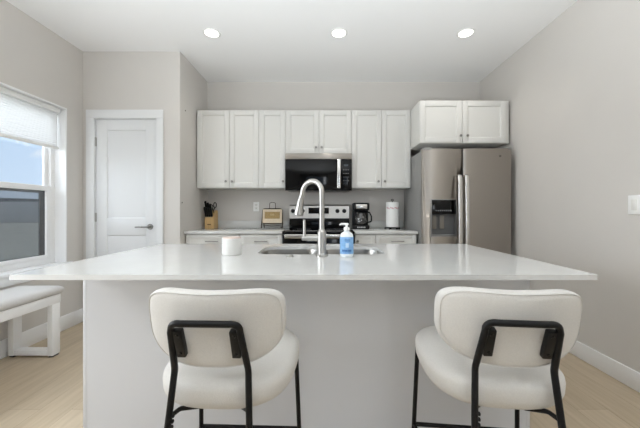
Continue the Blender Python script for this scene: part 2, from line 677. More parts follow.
# window shade
sy0, sy1 = W1[0] + .02, W1[1] - .02
sh = thing('window_shade', 'white fabric shade half lowered over the left window', 'window shade', (XL - .06, sy0, W1[3] - .004))
B().box(XL - .092, XL - .034, sy0, sy1, W1[3] - .05, W1[3] - .006, .006).build('headrail', M_WHITEP, sh)
b = B()
zt, zb = W1[3] - .05, 1.745
n = 34
poly = []
for k in range(n + 1):
    z = zt + (zb - zt) * k / n
    poly.append((XL - .062 + (.002 if k % 2 else -.001), z))
poly2 = [(x - .012, z) for x, z in reversed(poly)]
b.loft([[(x, sy0 + .006, z) for x, z in poly + poly2], [(x, sy1 - .006, z) for x, z in poly + poly2]])
b.build('shade_fabric', M_SHADE, sh, angle=20)
B().box(XL - .082, XL - .046, sy0 + .004, sy1 - .004, zb - .024, zb, .005).build('bottom_rail', M_WHITEP, sh)

# ------------------------------------------------------------------ outside the kitchen window
gm = pbr('grey_green_gravel', (200, 192, 172), .95, var=.22, vscale=3, bump=.5, bscale=30)
struct(B().box(-160, XL - .3, -40, 140, -.5, -.3).build('ground_outside', gm))
b = B()
rr = random.Random(3)
prof = [(-150.0, 0.0)]
N = 40
for k in range(N + 1):
    x = -150 + 140 * k / N
    prof.append((x, 3.2 + .35 * math.sin(k * .55) + rr.uniform(-.12, .12)))
prof.append((-10, -.3))
prof[0] = (-150, -.3)
b.prism(prof, 'Y', 52, 64)
struct(b.build('hills', pbr('hazy_hill', (112, 118, 124), .95, var=.12, vscale=.2)))
tag(B().box(-120, -12, 38, 38.4, -.31, 2.35, .05).build('boundary_wall', pbr('pale_concrete', (186, 188, 188), .9, var=.05, vscale=.5), loc=(-60, 38, -.3)),
    'long pale grey boundary wall far outside the window', 'wall')

# ------------------------------------------------------------------ ceiling lights
for i, (x, lab) in enumerate(((-1.035, 'round recessed ceiling light above the left wall cabinets'),
                              (.138, 'round recessed ceiling light above the microwave and faucet'),
                              (1.306, 'round recessed ceiling light nearest the refrigerator'))):
    y = 2.765
    L = thing('recessed_light', lab, 'ceiling light', (x, y, CEIL), 'recessed ceiling lights')
    b = B()
    b.lathe((x, y, CEIL), [(.060, -.0035), (.064, -.006), (.078, -.004), (.081, 0), (.060, 0), (.060, -.0035)], 40)
    b.build('trim_ring', M_WHITEP, L)
    B().lathe((x, y, CEIL), [(0, -.003), (.060, -.003), (.060, -.0005), (0, -.0005)], 40).build('diffuser', emit('lit_diffuser', (255, 250, 242), 6), L)
    sp = bpy.data.lights.new('downlight', 'SPOT')
    sp.energy = 10
    sp.spot_size = math.radians(130)
    sp.spot_blend = .8
    sp.shadow_soft_size = .05
    sp.color = (1, .96, .9)
    so = bpy.data.objects.new('downlight', sp)
    C.objects.link(so)
    so.parent = L
    so.location = (0, 0, -.02)

# ------------------------------------------------------------------ cabinets
YU = 3.46       # wall cabinet door front
DT = .02


def knob(x, y, z, parent):
    b = B()
    b.sweep([(x, y, z), (x, y - .012, z), (x, y - .014, z), (x, y - .022, z), (x, y - .026, z)], [.005, .005, .0125, .0135, .010], 16)
    return b.build('knob', M_CHROME, parent)


def wall_unit(name, label, x0, x1, z0, z1, yf, doors, knobs, filler=0.0):
    t = thing(name, label, 'cabinet', ((x0 + x1) / 2, YB - .15, z0), 'wall cabinets')
    b = B().box(x0, x1, yf + DT + .002, YB - .001, z0, z1, .001)
    if filler:
        b.box(x1, x1 + filler, yf + .016, yf + DT + .03, z0, z1, .001)
    b.build('cabinet_box', M_CAB, t)
    for (a, c), kx in zip(doors, knobs):
        d = B()
        shaker(d, a, c, z0 + .003, z1 - .003, yf, yf + DT, .056, [(z0 + .003, z0 + .059), (z1 - .059, z1 - .003)], rec=.010)
        do = d.build('door', M_CAB, t)
        knob(kx, yf, z0 + .075, do)
    return t


def xu(px):
    return (px - 324) * YU / 300


ZU0, ZU1 = 1.40, 2.30
xa, xb, xc, xd, xe = XP + .006, xu(258.8), xu(285.6), xu(351.6), 1.000
g = .0018
m1 = xu(229.3)
wall_unit('wall_cabinet', 'tall two-door white wall cabinet next to the pantry side wall', xa, xb - .0005, ZU0, ZU1, YU, [(xa + .012, m1 - g), (m1 + g, xb - g)], [xu(226.2), xu(232.3)])
wall_unit('wall_cabinet', 'narrow single-door white wall cabinet left of the microwave', xb + .0005, xc - .0005, ZU0, ZU1, YU, [(xb + g, xc - g)], [xu(283.2)])
m2 = xu(318.8)
wall_unit('wall_cabinet', 'short two-door white cabinet directly above the microwave', xc + .0005, xd - .0005, 1.792, ZU1, YU, [(xc + g, m2 - g), (m2 + g, xd - g)], [xu(316), xu(321.6)])
m3 = xu(381.5)
wall_unit('wall_cabinet', 'tall two-door white wall cabinet right of the microwave', xd + .0005, xe - .0005, ZU0, ZU1, YU, [(xd + g, m3 - g), (m3 + g, xe - g)], [xu(378.3), xu(384.6)])
YF = 3.15
xf = lambda px: (px - 324) * YF / 300
m4 = xf(462.6)
wall_unit('wall_cabinet', 'deep two-door white cabinet above the refrigerator', 1.003, xf(506.8), 1.848, 2.297, YF, [(1.005, m4 - g), (m4 + g, xf(506.4))], [xf(460.2), xf(467)], filler=.03)


# base cabinets
YC = 3.19       # base cabinet fronts
ZC = .921       # back worktop top
xc_ = lambda px: (px - 324) * YC / 300


def bar_pull(x, y, z, L, parent):
    b = B()
    b.sweep(fillet([(x - L / 2 + .012, y, z), (x - L / 2 + .012, y - .026, z), (x + L / 2 - .012, y - .026, z), (x + L / 2 - .012, y, z)], .006, 4), .0055, 10)
    return b.build('bar_pull', M_CHROME, parent)


def base_unit(label, x0, x1, drawer_pull, doors, door_knobs, knob_pull=False):
    t = thing('base_cabinet', label, 'cabinet', ((x0 + x1) / 2, YB - .3, 0), 'base cabinets')
    b = B().box(x0, x1, YC + DT + .002, YB - .001, .10, ZC - .031)
    b.box(x0, x1, YC + .08, YB - .001, 0, .10)
    b.build('cabinet_box', M_CAB, t)
    d = B()
    shaker(d, x0 + .003, x1 - .003, ZC - .19, ZC - .037, YC, YC + DT, .045, [(ZC - .19, ZC - .152), (ZC - .075, ZC - .037)], rec=.006)
    do = d.build('drawer', M_CAB, t)
    if knob_pull:
        knob(drawer_pull, YC, ZC - .108, do)
    else:
        bar_pull(drawer_pull, YC, ZC - .108, .15, do)
    for (a, c), kx in zip(doors, door_knobs):
        d = B()
        shaker(d, a, c, .11, ZC - .196, YC, YC + DT, .056, [(.11, .166), (ZC - .252, ZC - .196)])
        do = d.build('door', M_CAB, t)
        knob(kx, YC, ZC - .26, do)


RX0, RX1 = -.437, .321       # range
x0 = XP + .008
x1 = xc_(239.8)
mm = (x0 + x1) / 2
base_unit('white base cabinet under the knife block, with bar-pull drawer', x0, x1 - .0005, xc_(212), [(x0 + .003, mm - g), (mm + g, x1 - .003)], [mm - .04, mm + .04])
base_unit('white base cabinet left of the range, under the woven plaque', x1 + .0005, RX0 - .006, xc_(261), [(x1 + .003, RX0 - .009)], [RX0 - .05])
x1 = xc_(375.5)
base_unit('narrow white base cabinet right of the range with knob drawer', RX1 + .006, x1 - .0005, xc_(357.5), [(RX1 + .009, x1 - .003)], [x1 - .04], True)
base_unit('white base cabinet beside the refrigerator, under the paper towels', x1 + .0005, .985, xc_(397.5), [(x1 + .003, .982)], [x1 + .05])


for side, x0, x1 in (('left of the range', XP + .003, RX0 - .004), ('between range and refrigerator', RX1 + .004, .996)):
    tag(B().box(x0, x1, 3.165, YB - .001, ZC - .03, ZC, .003).build('kitchen_worktop', M_QUARTZ, loc=((x0 + x1) / 2, 3.48, ZC - .03)),
        'white quartz worktop on the base cabinets ' + side, 'worktop', 'back worktops')
    tag(B().box(x0, x1, YB - .02, YB - .001, ZC, 1.012, .002).build('backsplash_upstand', M_QUARTZ, loc=((x0 + x1) / 2, YB - .01, ZC)),
        'low white quartz splashback along the back wall ' + side, 'backsplash', 'back splashbacks')

# ------------------------------------------------------------------ microwave
MY = 3.40
mx = lambda px: (px - 324) * MY / 300
mz = lambda py: H + (211.4 - py) * MY / 300
MX0, MX1 = xc + .002, xd - .002
mw = thing('microwave', 'black and steel over-the-range microwave under the short cabinet', 'microwave', ((MX0 + MX1) / 2, 3.6, 1.37))
ZM0, ZM1 = mz(190.5), 1.789
b = B().box(MX0, MX1, MY + .03, YB - .001, ZM0 + .012, ZM1, .003)
b.build('body', M_BLACKP, mw)
B().box(MX0, MX1, MY + .002, MY + .03, mz(159), ZM1, .003).build('vent_strip', M_STEEL, mw)
dr = B().box(MX0, mx(340.8), MY, MY + .03, ZM0, mz(159.2), .004).build('door', M_BLACK, mw)
b = B()
hx0 = mx(338.8)
b.box(hx0 - .020, hx0 + .020, MY - .040, MY - .026, mz(188.6), mz(159.3), .006, 3)
b.box(hx0 - .008, hx0 + .008, MY - .028, MY + .002, mz(162.5), mz(161), .001)
b.box(hx0 - .008, hx0 + .008, MY - .028, MY + .002, mz(187), mz(185.5), .001)
b.build('handle', M_STEELB, dr)
cp = B().box(mx(341.1), MX1, MY, MY + .03, ZM0, mz(159.2), .004).build('control_panel', M_BLACK, mw)
B().box(mx(343.8), mx(348.2), MY - .001, MY + .001, mz(166.2), mz(164.2)).build('display', pbr('dim_display', (70, 76, 80), .3), cp)
gk = pbr('grey_key_print', (108, 108, 110), .5)
for r in range(4):
    for c_ in range(3):
        kx = mx(343.9 + c_ * 2.15)
        kz = mz(169.8 + r * 3.6)
        B().box(kx - .006, kx + .006, MY - .001, MY + .001, kz - .005, kz + .005).build('key_button', gk, cp)
b = B().box(MX0 + .03, MX1 - .03, MY + .05, YB - .06, ZM0 + .002, ZM0 + .0125, .002)
for k in range(10):
    b.box(MX0 + .12 + k * .05, MX0 + .15 + k * .05, MY + .07, MY + .13, ZM0 - .002, ZM0 + .003)
b.build('bottom_grille', pbr('grey_vent_metal', (120, 118, 116), .4, .7), mw)

# ------------------------------------------------------------------ range
RY = 3.13
rg = thing('range', 'stainless and black electric range between the base cabinets', 'stove', ((RX0 + RX1) / 2, 3.45, 0))
B().box(RX0 + .003, RX1 - .003, RY + .045, YB - .012, .02, .895, .003).build('body', M_BLACKP, rg)
b = B().box(RX0 - .001, RX1 + .001, RY + .015, YB - .07, .896, .922, .006, 3)
ct = b.build('cooktop', M_BLACK, rg)
rm = pbr('burner_print', (70, 70, 72), .3)
for bx, by, br_ in ((-.24, 3.30, .105), (.13, 3.30, .08), (-.24, 3.56, .08), (.13, 3.56, .105)):
    B().lathe((bx, by, .922), [(br_ - .004, .0), (br_ - .004, .0008), (br_, .0008), (br_, 0)], 40).build('burner_ring', rm, ct)
zb = lambda py: H + (211.4 - py) * 3.75 / 300
bgd = B()
bgd.prism([(3.735, zb(218.2)), (3.745, zb(206)), (3.76, zb(204.6)), (YB - .012, zb(204.6)), (YB - .012, zb(218.2))], 'X', RX0 + .008, RX1 - .008)
bgo = bgd.build('backguard', pbr('light_brushed_steel', (204, 201, 196), .36, 1.0), rg)
B().box(RX0 + .008, RX1 - .008, 3.725, YB - .012, .897, zb(218.3), .003).build('backguard_base', M_BLACK, rg)
xg = lambda px: (px - 324) * 3.74 / 300
B().box(xg(308.5), xg(328.9), 3.731, 3.75, zb(213.6), zb(207.6), .002).build('display', M_BLACK, bgo)
for px in (293, 302.5, 337.4, 344.2):
    k = B()
    x, z = xg(px), zb(211)
    k.sweep([(x, 3.742, z), (x, 3.732, z), (x, 3.730, z), (x, 3.71, z), (x, 3.706, z)], [.026, .026, .021, .0195, .016], 24)
    k.box(x - .004, x + .004, 3.70, 3.72, z - .019, z + .019, .002)
    k.build('knob', M_BLACKP, bgo)
od = B().box(RX0, RX1, RY, RY + .043, .23, .892, .012, 3).build('oven_door', M_BLACK, rg)
b = B()
b.box(RX0 + .03, RX1 - .03, RY - .055, RY - .034, .850, .895, .008, 3)
b.box(RX0 + .06, RX0 + .09, RY - .04, RY + .003, .86, .884, .003)
b.box(RX1 - .09, RX1 - .06, RY - .04, RY + .003, .86, .884, .003)
b.build('handle', M_STEELB, od)
B().box(RX0 + .11, RX1 - .11, RY - .002, RY + .004, .36, .72, .002).build('oven_window', M_BLACK, od)
B().box(RX0, RX1, RY + .004, RY + .043, .05, .224, .006).build('storage_drawer', M_STEEL, rg)

# ------------------------------------------------------------------ refrigerator
FY = 3.04
fx = lambda px: (px - 324) * FY / 300
fz = lambda py: H + (211.4 - py) * FY / 300
FX0, FX1, FXM, FZ = 1.004, 1.908, fx(463.4), 1.768
fr = thing('refrigerator', 'stainless side-by-side refrigerator with dispenser in its left door', 'refrigerator', ((FX0 + FX1) / 2, 3.4, 0))
B().box(FX0 + .004, FX1 - .004, FY + .065, YB - .03, .02, FZ - .012, .004).build('body', M_FRIDGE_SIDE, fr)
B().box(FX0 + .02, FX1 - .02, FY + .02, FY + .07, .0, .085, .003).build('kick_grille', M_BLACKP, fr)
# dispenser opening in the left door
qx0, qx1, qz0, qz1 = fx(431.2), fx(456.6), fz(236.3), fz(199.6)
d = wall_plate('Y', FY, FY + .062, FX0, FXM - .0035, .09, FZ, [(qx0, qx1, qz0, qz1)])


def bow(b, x0, x1, sag):
    for k in range(1, 24):
        bmesh.ops.bisect_plane(b.bm, geom=list(b.bm.verts) + list(b.bm.edges) + list(b.bm.faces), plane_co=(x0 + (x1 - x0) * k / 24, 0, 0), plane_no=(1, 0, 0))
    for v in b.bm.verts:
        if v.co.y < FY + .03:
            u = (v.co.x - (x0 + x1) / 2) / ((x1 - x0) / 2)
            v.co.y += sag * u * u + .004 * max(0, abs(u) - .95) / .05
    return b


bow(d, FX0, FXM - .0035, .026)
dl = d.build('door', M_STEEL, fr)
dp = B()
dp.box(qx0 - .004, qx0 + .006, FY - .004, FY + .01, qz0 - .006, qz1 + .004, .001)
dp.box(qx1 - .006, qx1 + .004, FY - .004, FY + .01, qz0 - .006, qz1 + .004, .001)
dp.box(qx0, qx1, FY - .004, FY + .01, qz0 - .006, qz0 + .006, .001)
dp.box(qx0, qx1, FY - .004, FY + .01, qz1 - .004, qz1 + .004, .001)
dpo = dp.build('dispenser', pbr('dispenser_bezel', (150, 149, 148), .35, .8), dl)
zc2 = fz(214)
e = B().box(qx0 + .004, qx1 - .004, FY + .003, FY + .05, zc2, qz1 - .003, .002).build('dispenser_panel', M_BLACK, dl)
ic = pbr('grey_icon', (120, 122, 124), .5)
b = B()
for k in range(8):
    xk = qx0 + .045 + k * .0215
    b.box(xk, xk + .013, FY + .002, FY + .0035, fz(211.2), fz(209.9))
b.build('icon_row', ic, dl)
e = B()
e.box(qx0, qx1, FY + .052, FY + .06, qz0, zc2)
e.box(qx0, qx0 + .004, FY + .005, FY + .055, qz0, zc2)
e.box(qx1 - .004, qx1, FY + .005, FY + .055, qz0, zc2)
e.build('dispenser_recess', pbr('dark_grey_plastic', (92, 92, 92), .45), dl)
e = B().box(qx0 + .004, qx1 - .004, FY + .004, FY + .054, qz0 + .004, qz0 + .016, .002).build('drip_tray', pbr('mid_grey_plastic', (110, 110, 109), .4), dl)
for px in (435.4, 443.2):
    e = B()
    px0 = fx(px)
    e.box(px0 - .022, px0 + .022, FY + .03, FY + .04, fz(229), fz(215.5), .006, 3)
    e.build('paddle', pbr('taupe_paddle', (118, 112, 104), .35), dl)
bow(B().box(FXM + .0035, FX1, FY, FY + .062, .09, FZ), FXM + .0035, FX1, .014).build('door', M_STEEL, fr)
rd = fr.children[-1]


def fridge_handle(x, parent):
    b = B()
    z0, z1 = .62, fz(174)
    pts = [(x, FY, z1 - .02), (x, FY - .045, z1 - .012), (x, FY - .058, z1 - .10), (x, FY - .064, (z0 + z1) / 2), (x, FY - .058, z0 + .10), (x, FY - .045, z0 + .012), (x, FY, z0 + .02)]
    pts = fillet(pts, .05, 5)
    loops = []
    for i, p in enumerate(pts):
        a, c_ = pts[max(0, i - 1)], pts[min(len(pts) - 1, i + 1)]
        t = (c_ - a).normalized()
        u = Vector((1, 0, 0))
        v = t.cross(u).normalized()
        loops.append([p + u * (.020 * math.copysign(abs(math.cos(q)) ** .6, math.cos(q))) + v * (.009 * math.copysign(abs(math.sin(q)) ** .6, math.sin(q))) for q in [2 * PI * k / 16 for k in range(16)]])
    b.loft(loops)
    return b.build('handle', M_STEELB, parent, angle=50)


fridge_handle((460.4 - 324) * 2.98 / 300, dl)
fridge_handle((467.4 - 324) * 2.98 / 300, rd)
B().cyl((fx(500.3), FY + .001, fz(156)), (fx(500.3), FY - .002, fz(156)), .011, .010, 24).build('badge', pbr('grey_badge', (120, 118, 116), .3, .9), rd)
for x in (FX0 + .05, FX1 - .05):
    B().box(x - .04, x + .04, FY + .01, FY + .13, FZ - .013, FZ + .012, .004).build('hinge_cover', M_FRIDGE_SIDE, fr)

# ------------------------------------------------------------------ island
IX0, IX1, IY0, IY1, IZ = -1.247, 1.083, 1.185, 2.315, .88
BX0, BX1, BY0, BY1 = -1.181, 1.010, 1.47, 2.275
isl = thing('island_cabinet', 'white island base standing behind the two stools', 'kitchen island', ((BX0 + BX1) / 2, 1.9, 0))
B().box(BX0 + .02, BX1 - .02, BY0, BY0 + .02, 0, IZ - .022).build('seating_panel', pbr('shaded_island_white', (205, 206, 209), .42), isl)  # cabinet white with the dimmer light of this side put into its colour
for a in (BX0, BX1 - .02):
    B().box(a, a + .02, BY0, BY1, 0, IZ - .022, .001).build('end_panel', MATS['shaded_island_white'], isl)
b = B().box(BX0 + .02, BX1 - .02, BY0 + .02, BY1 - .10, .08, .10)
b.box(BX0 + .02, BX1 - .02, BY1 - .08, BY1 - .06, 0, .10)
b.box(BX0 + .02, BX1 - .02, BY1 - .022, BY1 - .02, .10, IZ - .022)
b.build('cabinet_box', M_CAB, isl)
nd = 5
for k in range(nd):
    a = BX0 + .02 + (BX1 - BX0 - .04) * k / nd
    c_ = BX0 + .02 + (BX1 - BX0 - .04) * (k + 1) / nd
    d = B()
    shaker(d, -c_ + .002, -a - .002, .11, IZ - .03, -BY1, -BY1 + .02, .056, [(.11, .166), (IZ - .086, IZ - .03)])
    d.xform(Matrix.Rotation(PI, 4, 'Z'))
    do = d.build('door', M_CAB, isl)
    kb = B()
    kx = c_ - .05 if k % 2 == 0 else a + .05
    kb.sweep([(kx, BY1, IZ - .1), (kx, BY1 + .012, IZ - .1), (kx, BY1 + .014, IZ - .1), (kx, BY1 + .026, IZ - .1)], [.005, .005, .0125, .010], 16)
    kb.build('knob', M_CHROME, do)

SX0, SX1, SY0, SY1 = -.405, .372, 1.745, 2.14
it = B().holed(rrect(IX0, IX1, IY0, IY1, .006, 3), [rrect(SX0, SX1, SY0, SY1, .11, 10)], IZ - .021, IZ)
tag(it.build('island_worktop', M_QUARTZ, loc=((IX0 + IX1) / 2, (IY0 + IY1) / 2, IZ - .021), angle=30), 'long white quartz island worktop with the sink cut into it', 'worktop')

# sink
sk = thing('sink', 'double-bowl stainless sink set into the island worktop', 'sink', ((SX0 + SX1) / 2, (SY0 + SY1) / 2, .66))
smid = (SX0 + SX1) / 2
M_SINK = pbr('sink_steel', (160, 158, 154), .28, 1.0, bump=.25, bscale=9, stretch=(3, 3, .2))
for x0, x1 in ((SX0 - .008, smid - .012), (smid + .012, SX1 + .008)):
    loops = []
    for ins, z, r in ((-.010, IZ - .0215, .105), (0, IZ - .0215, .10), (.003, IZ - .04, .10), (.012, .71, .09), (.03, .685, .05), (.06, .68, .03)):
        loops.append([(a, c_, z) for a, c_ in rrect(x0 + ins, x1 - ins, SY0 - .008 + ins, SY1 + .008 - ins, r, 8)])
    bw = B().loft(loops, cap0=False)
    o = bw.build('bowl', M_SINK, sk)
    cx, cy = (x0 + x1) / 2, (SY0 + SY1) / 2
    B().lathe((cx, cy, .6805), [(0, .002), (.02, .002), (.024, .004), (.042, .003), (.045, 0)], 28).build('drain', M_STEELB, o)

# faucet
FXc, FYc = -.012, 1.682
fa = thing('faucet', 'tall brushed nickel gooseneck faucet in front of the sink', 'faucet', (FXc, FYc, IZ))
b = B().lathe((FXc, FYc, IZ), [(0, 0), (.034, 0), (.034, .006), (.029, .010), (.0285, .012), (.0255, .016), (.025, .13), (.024, .136), (.019, .142), (.0175, .150), (0, .150)], 32)
b.build('body', M_NICKEL, fa)
ddx, ddy = -.85, .527
Rr = .066
pts = [(FXc, FYc, IZ + .145), (FXc, FYc, IZ + .24)]
zc = IZ + .3565
pts.append((FXc, FYc, zc))
for k in range(1, 17):
    a = PI * k / 16
    q = Rr * (1 - math.cos(a))
    pts.append((FXc + ddx * q, FYc + ddy * q, zc + Rr * math.sin(a)))
# the neck leaves the arc slightly outward
q0 = 2 * Rr
pts.append((FXc + ddx * (q0 + .004), FYc + ddy * (q0 + .003), zc - .014))
pts.append((FXc + ddx * (q0 + .012), FYc + ddy * (q0 + .012), zc - .028))
b = B().sweep(pts, .0145, 20)
b.build('spout', M_NICKEL, fa)
hq0, hq1 = q0 + .012, q0 + .030
p0 = Vector((FXc + ddx * hq0, FYc + ddy * hq0, zc - .028))
p1 = Vector((FXc + ddx * hq1, FYc + ddy * hq1, zc - .129))
b = B().sweep([p0.lerp(p1, f) for f in (0, .04, .1, .5, .9, .97, 1)], [.0160, .0172, .0180, .0215, .0270, .0270, .0245], 20)
b.build('spray_head', M_NICKEL, fa)
b = B()
hz = IZ + .100
b.cyl((FXc - .02, FYc, hz), (FXc - .082, FYc, hz), .0165, .0165, 20)
b.cyl((FXc - .080, FYc, hz), (FXc - .112, FYc, hz), .0145, .0135, 20)
b.sweep([(FXc - .097, FYc, hz), (FXc - .098, FYc, hz + .03), (FXc - .098, FYc, hz + .104)], [.0085, .0075, .007], 12)
b.build('lever', M_NICKEL, fa)
b = B().lathe((-.187, 1.66, IZ), [(0, 0), (.022, 0), (.022, .004), (.014, .006), (.0135, .008), (0, .0085)], 28)
tag(b.build('air_switch', M_NICKEL, loc=(-.187, 1.66, IZ)), 'small round metal button on the island worktop left of the faucet', 'button')

# soap bottle
bx, by = .125, 1.655
sb = thing('soap_bottle', 'blue-labelled pump soap bottle on the island right of the faucet', 'soap bottle', (bx, by, IZ))
SH = [(0, .0), (.032, .0), (.0355, .004), (.037, .012), (.037, .108), (.0355, .119), (.031, .129), (.022, .136), (.0135, .141), (.0135, .146), (0, .146)]
b = B().lathe((bx, by, IZ), SH, 40, 1, .66)
b.build('bottle', pbr('pale_clear_plastic', (226, 232, 236), .15, spec=.5, coat=.3), sb)
b = B().lathe((bx, by, IZ), [(.0372, .018), (.0376, .018), (.0376, .110), (.0372, .110)], 40, 1, .665)
lb = b.build('label', pbr('blue_label', (128, 172, 216), .5, var=.10, vscale=70), sb)
def on_label(name, mat, a0, a1, z0, z1):
    n_ = 6
    R1, R2 = .0374, .0382
    pts = [a0 + (a1 - a0) * k / n_ for k in range(n_ + 1)]
    ring = lambda z: [(bx + R1 * math.sin(a), by - R1 * .665 * math.cos(a), z) for a in pts] + [(bx + R2 * math.sin(a), by - R2 * .665 * math.cos(a), z) for a in reversed(pts)]
    B().loft([ring(IZ + z0), ring(IZ + z1)]).build(name, mat, lb)


M_PRINT = pbr('deep_blue_print', (70, 116, 170), .5)
for q in ((-.35, .5, .092, .097), (-.3, .45, .0855, .0875), (-.75, .1, .030, .042), (.15, .7, .030, .042), (-.6, .6, .0235, .0255)):
    on_label('printed_line', M_PRINT, *q)
on_label('label_emblem', pbr('pale_blue_print', (190, 214, 236), .5), -.2, .25, .053, .077)
b = B().lathe((bx, by, IZ), [(0, .146), (.0165, .146), (.0165, .160), (.012, .164), (.007, .165), (.0055, .172), (.010, .174), (.0105, .182), (.008, .185), (0, .185)], 24)
b.sweep(fillet([(bx, by, IZ + .180), (bx - .03, by, IZ + .181), (bx - .040, by, IZ + .175)], .008, 4), [.006, .006, .0055, .005, .005, .0045, .004], 10)
b.build('pump', M_WHITEP, sb)

# white canister
cx, cy = -.533, 1.735
cn = thing('canister', 'white ribbed canister with pale lid on the island worktop', 'canister', (cx, cy, IZ))
pr = [(0, 0), (.054, 0), (.0565, .003)]
for k in range(18):
    z = .006 + k * .005
    pr += [(.0572 + k * .00008, z), (.0582 + k * .00008, z + .0025)]
pr += [(.0595, .099), (.0585, .101), (.0555, .101), (.0555, .09), (0, .09)]
B().lathe((cx, cy, IZ), [(r * .93, z * .95) for r, z in pr], 48).build('pot', pbr('white_ceramic', (222, 221, 218), .35), cn, angle=60)
B().lathe((cx, cy, IZ), [(0, .087), (.0508, .087), (.0508, .099), (.049, .102), (0, .102)], 48).build('lid', pbr('blush_lid', (214, 196, 186), .5), cn)

# ------------------------------------------------------------------ things on the back worktop
# knife block
kx, ky = -1.368, 3.68
kb = thing('knife_block', 'pale wooden knife block in the corner by the pantry wall', 'knife block', (kx, ky, ZC))
b = B()
b.prism([(ky - .075, ZC), (ky - .075, ZC + .125), (ky - .02, ZC + .205), (ky + .075, ZC + .225), (ky + .085, ZC)], 'X', kx - .066, kx + .040)
bmesh.ops.bevel(b.bm, geom=list(b.bm.edges), offset=.004, segments=2, affect='EDGES')
kbo = b.build('block', M_WOOD, kb)
B().box(kx - .035, kx + .01, ky - .0765, ky - .074, ZC + .045, ZC + .058, .0005).build('emblem', pbr('burnt_mark', (120, 92, 54), .6), kb)
# slanted face from (ky-.075, .125) to (ky-.02, .205): handles lean towards the viewer
dirv = Vector((0, -.42, .907)).normalized()
kn = 0
KL = ['upper row, left end', 'upper row, second from left', 'upper row, centre', 'lower row, left end', 'lower row, second from left', 'lower row, centre', 'lower row, right end']
KP = [(-.049, .185, .155), (-.023, .185, .135), (.002, .185, .12), (-.051, .142, .125), (-.028, .142, .12), (-.005, .142, .115), (.018, .142, .11)]
for (dx, zz, Ln), kl in zip(KP, KL):
    yk = ky - .075 + (zz - .125) / .08 * .055
    base = Vector((kx + dx, yk - .001, ZC + zz))
    t = thing('kitchen_knife', 'black-handled knife in the wooden block, ' + kl, 'knife', base, 'knives in the block')
    rot = Vector((0, 0, 1)).rotation_difference(dirv).to_matrix().to_4x4()
    b = B()
    b.obox(Matrix.Translation(base + dirv * (Ln * .5 + .006)) @ rot, .0205, .030, Ln, .007, 3)
    b.build('handle', M_BLACKP, t)
    b = B()
    b.obox(Matrix.Translation(base + dirv * .004) @ rot, .014, .022, .008, .002)
    b.build('bolster', M_STEELB, t)
# scissors
sbp = Vector((kx + .022, ky - .030, ZC + .192))
sc = thing('scissors', 'black-handled scissors standing in the wooden knife block', 'scissors', sbp, None)
d2 = Vector((0.08, -.25, .96)).normalized()
for s in (-1, 1):
    b = B()
    cen = sbp + d2 * .085 + Vector((s * .021, 0, .012 if s > 0 else -.014))
    ring = [cen + Vector((.016 * math.cos(a), 0, 0)) + d2 * (.031 * math.sin(a)) for a in [2 * PI * k / 20 for k in range(20)]]
    b.sweep(ring, .0058, 8, closed=True)
    b.sweep([sbp + d2 * .004, sbp + d2 * .03, cen - d2 * .028], [.006, .006, .006], 8)
    b.build('finger_loop', M_BLACKP, sc)

# woven plaque on wire stand
px_, py_ = -.632, 3.65
z0 = ZC
ps = thing('plaque_stand', 'small tan woven plaque in a dark wire stand near the range', 'decoration', (px_, py_, z0))
hw = .125
zb0, zb1 = z0 + .060, z0 + .242
b = B()
WR = .0058
b.sweep(fillet([(px_ - hw, py_ + .01, zb0), (px_ + hw, py_ + .01, zb0), (px_ + hw - .006, py_ + .035, zb1), (px_ - hw + .006, py_ + .035, zb1)], .03, 5, True), WR, 8, closed=True)
b.sweep(fillet([(px_ - .036, py_ + .035, zb1), (px_ - .036, py_ + .04, zb1 + .075), (px_ + .036, py_ + .04, zb1 + .075), (px_ + .036, py_ + .035, zb1)], .022, 5), .0035, 8)
for s in (-1, 1):
    b.sweep(fillet([(px_ + s * (hw - .004), py_ + .034, z0 + .19), (px_ + s * (hw + .004), py_ + .012, z0 + .06), (px_ + s * (hw + .002), py_ - .03, z0 + .006), (px_ + s * (hw - .012), py_ - .045, z0 + .022)], .02, 4), WR, 8)
    b.sweep([(px_ + s * (hw - .006), py_ + .035, zb1 - .03), (px_ + s * (hw - .012), py_ + .09, z0 + .005)], WR, 8)
b.sweep(fillet([(px_ - hw, py_ + .0, z0 + .045), (px_, py_ - .012, z0 + .03), (px_ + hw, py_ + .0, z0 + .045)], .08, 5), .0035, 8)
b.build('wire_stand', pbr('dark_bronze_wire', (74, 62, 50), .45, .6), ps)
sl = math.atan2(.025, zb1 - zb0)
rot = Matrix.Rotation(-sl, 4, 'X')
ctr = Vector((px_, py_ + .0225, (zb0 + zb1) / 2))
b = B().obox(Matrix.Translation(ctr) @ rot, 2 * hw - .012, .016, zb1 - zb0 - .012, .006, 3)
pl = b.build('plaque', pbr('cream_board', (222, 206, 182), .8, var=.05, vscale=60), ps)
b = B().obox(Matrix.Translation(ctr + Vector((0, -.0085, .012))) @ rot, .185, .006, .085, .002)
b.build('woven_panel', pbr('tan_weave', (172, 146, 102), .9, var=.25, vscale=120, bump=.6, bscale=200), pl)
b = B().obox(Matrix.Translation(ctr + Vector((0, -.009, -.034))) @ rot, .185, .005, .006, .001)
b.build('cord_line', pbr('brown_cord', (120, 92, 62), .8), pl)
# little knotted bow at its middle
b = B()
for s in (-1, 1):
    c0 = ctr + Vector((0, -.014, .014))
    b.sweep([c0, c0 + Vector((s * .016, -.003, .014)), c0 + Vector((s * .024, -.002, .004)), c0 + Vector((s * .014, -.002, -.006))], .0035, 8, closed=True)
b.build('bow', pbr('pale_twine', (206, 186, 148), .85), pl)

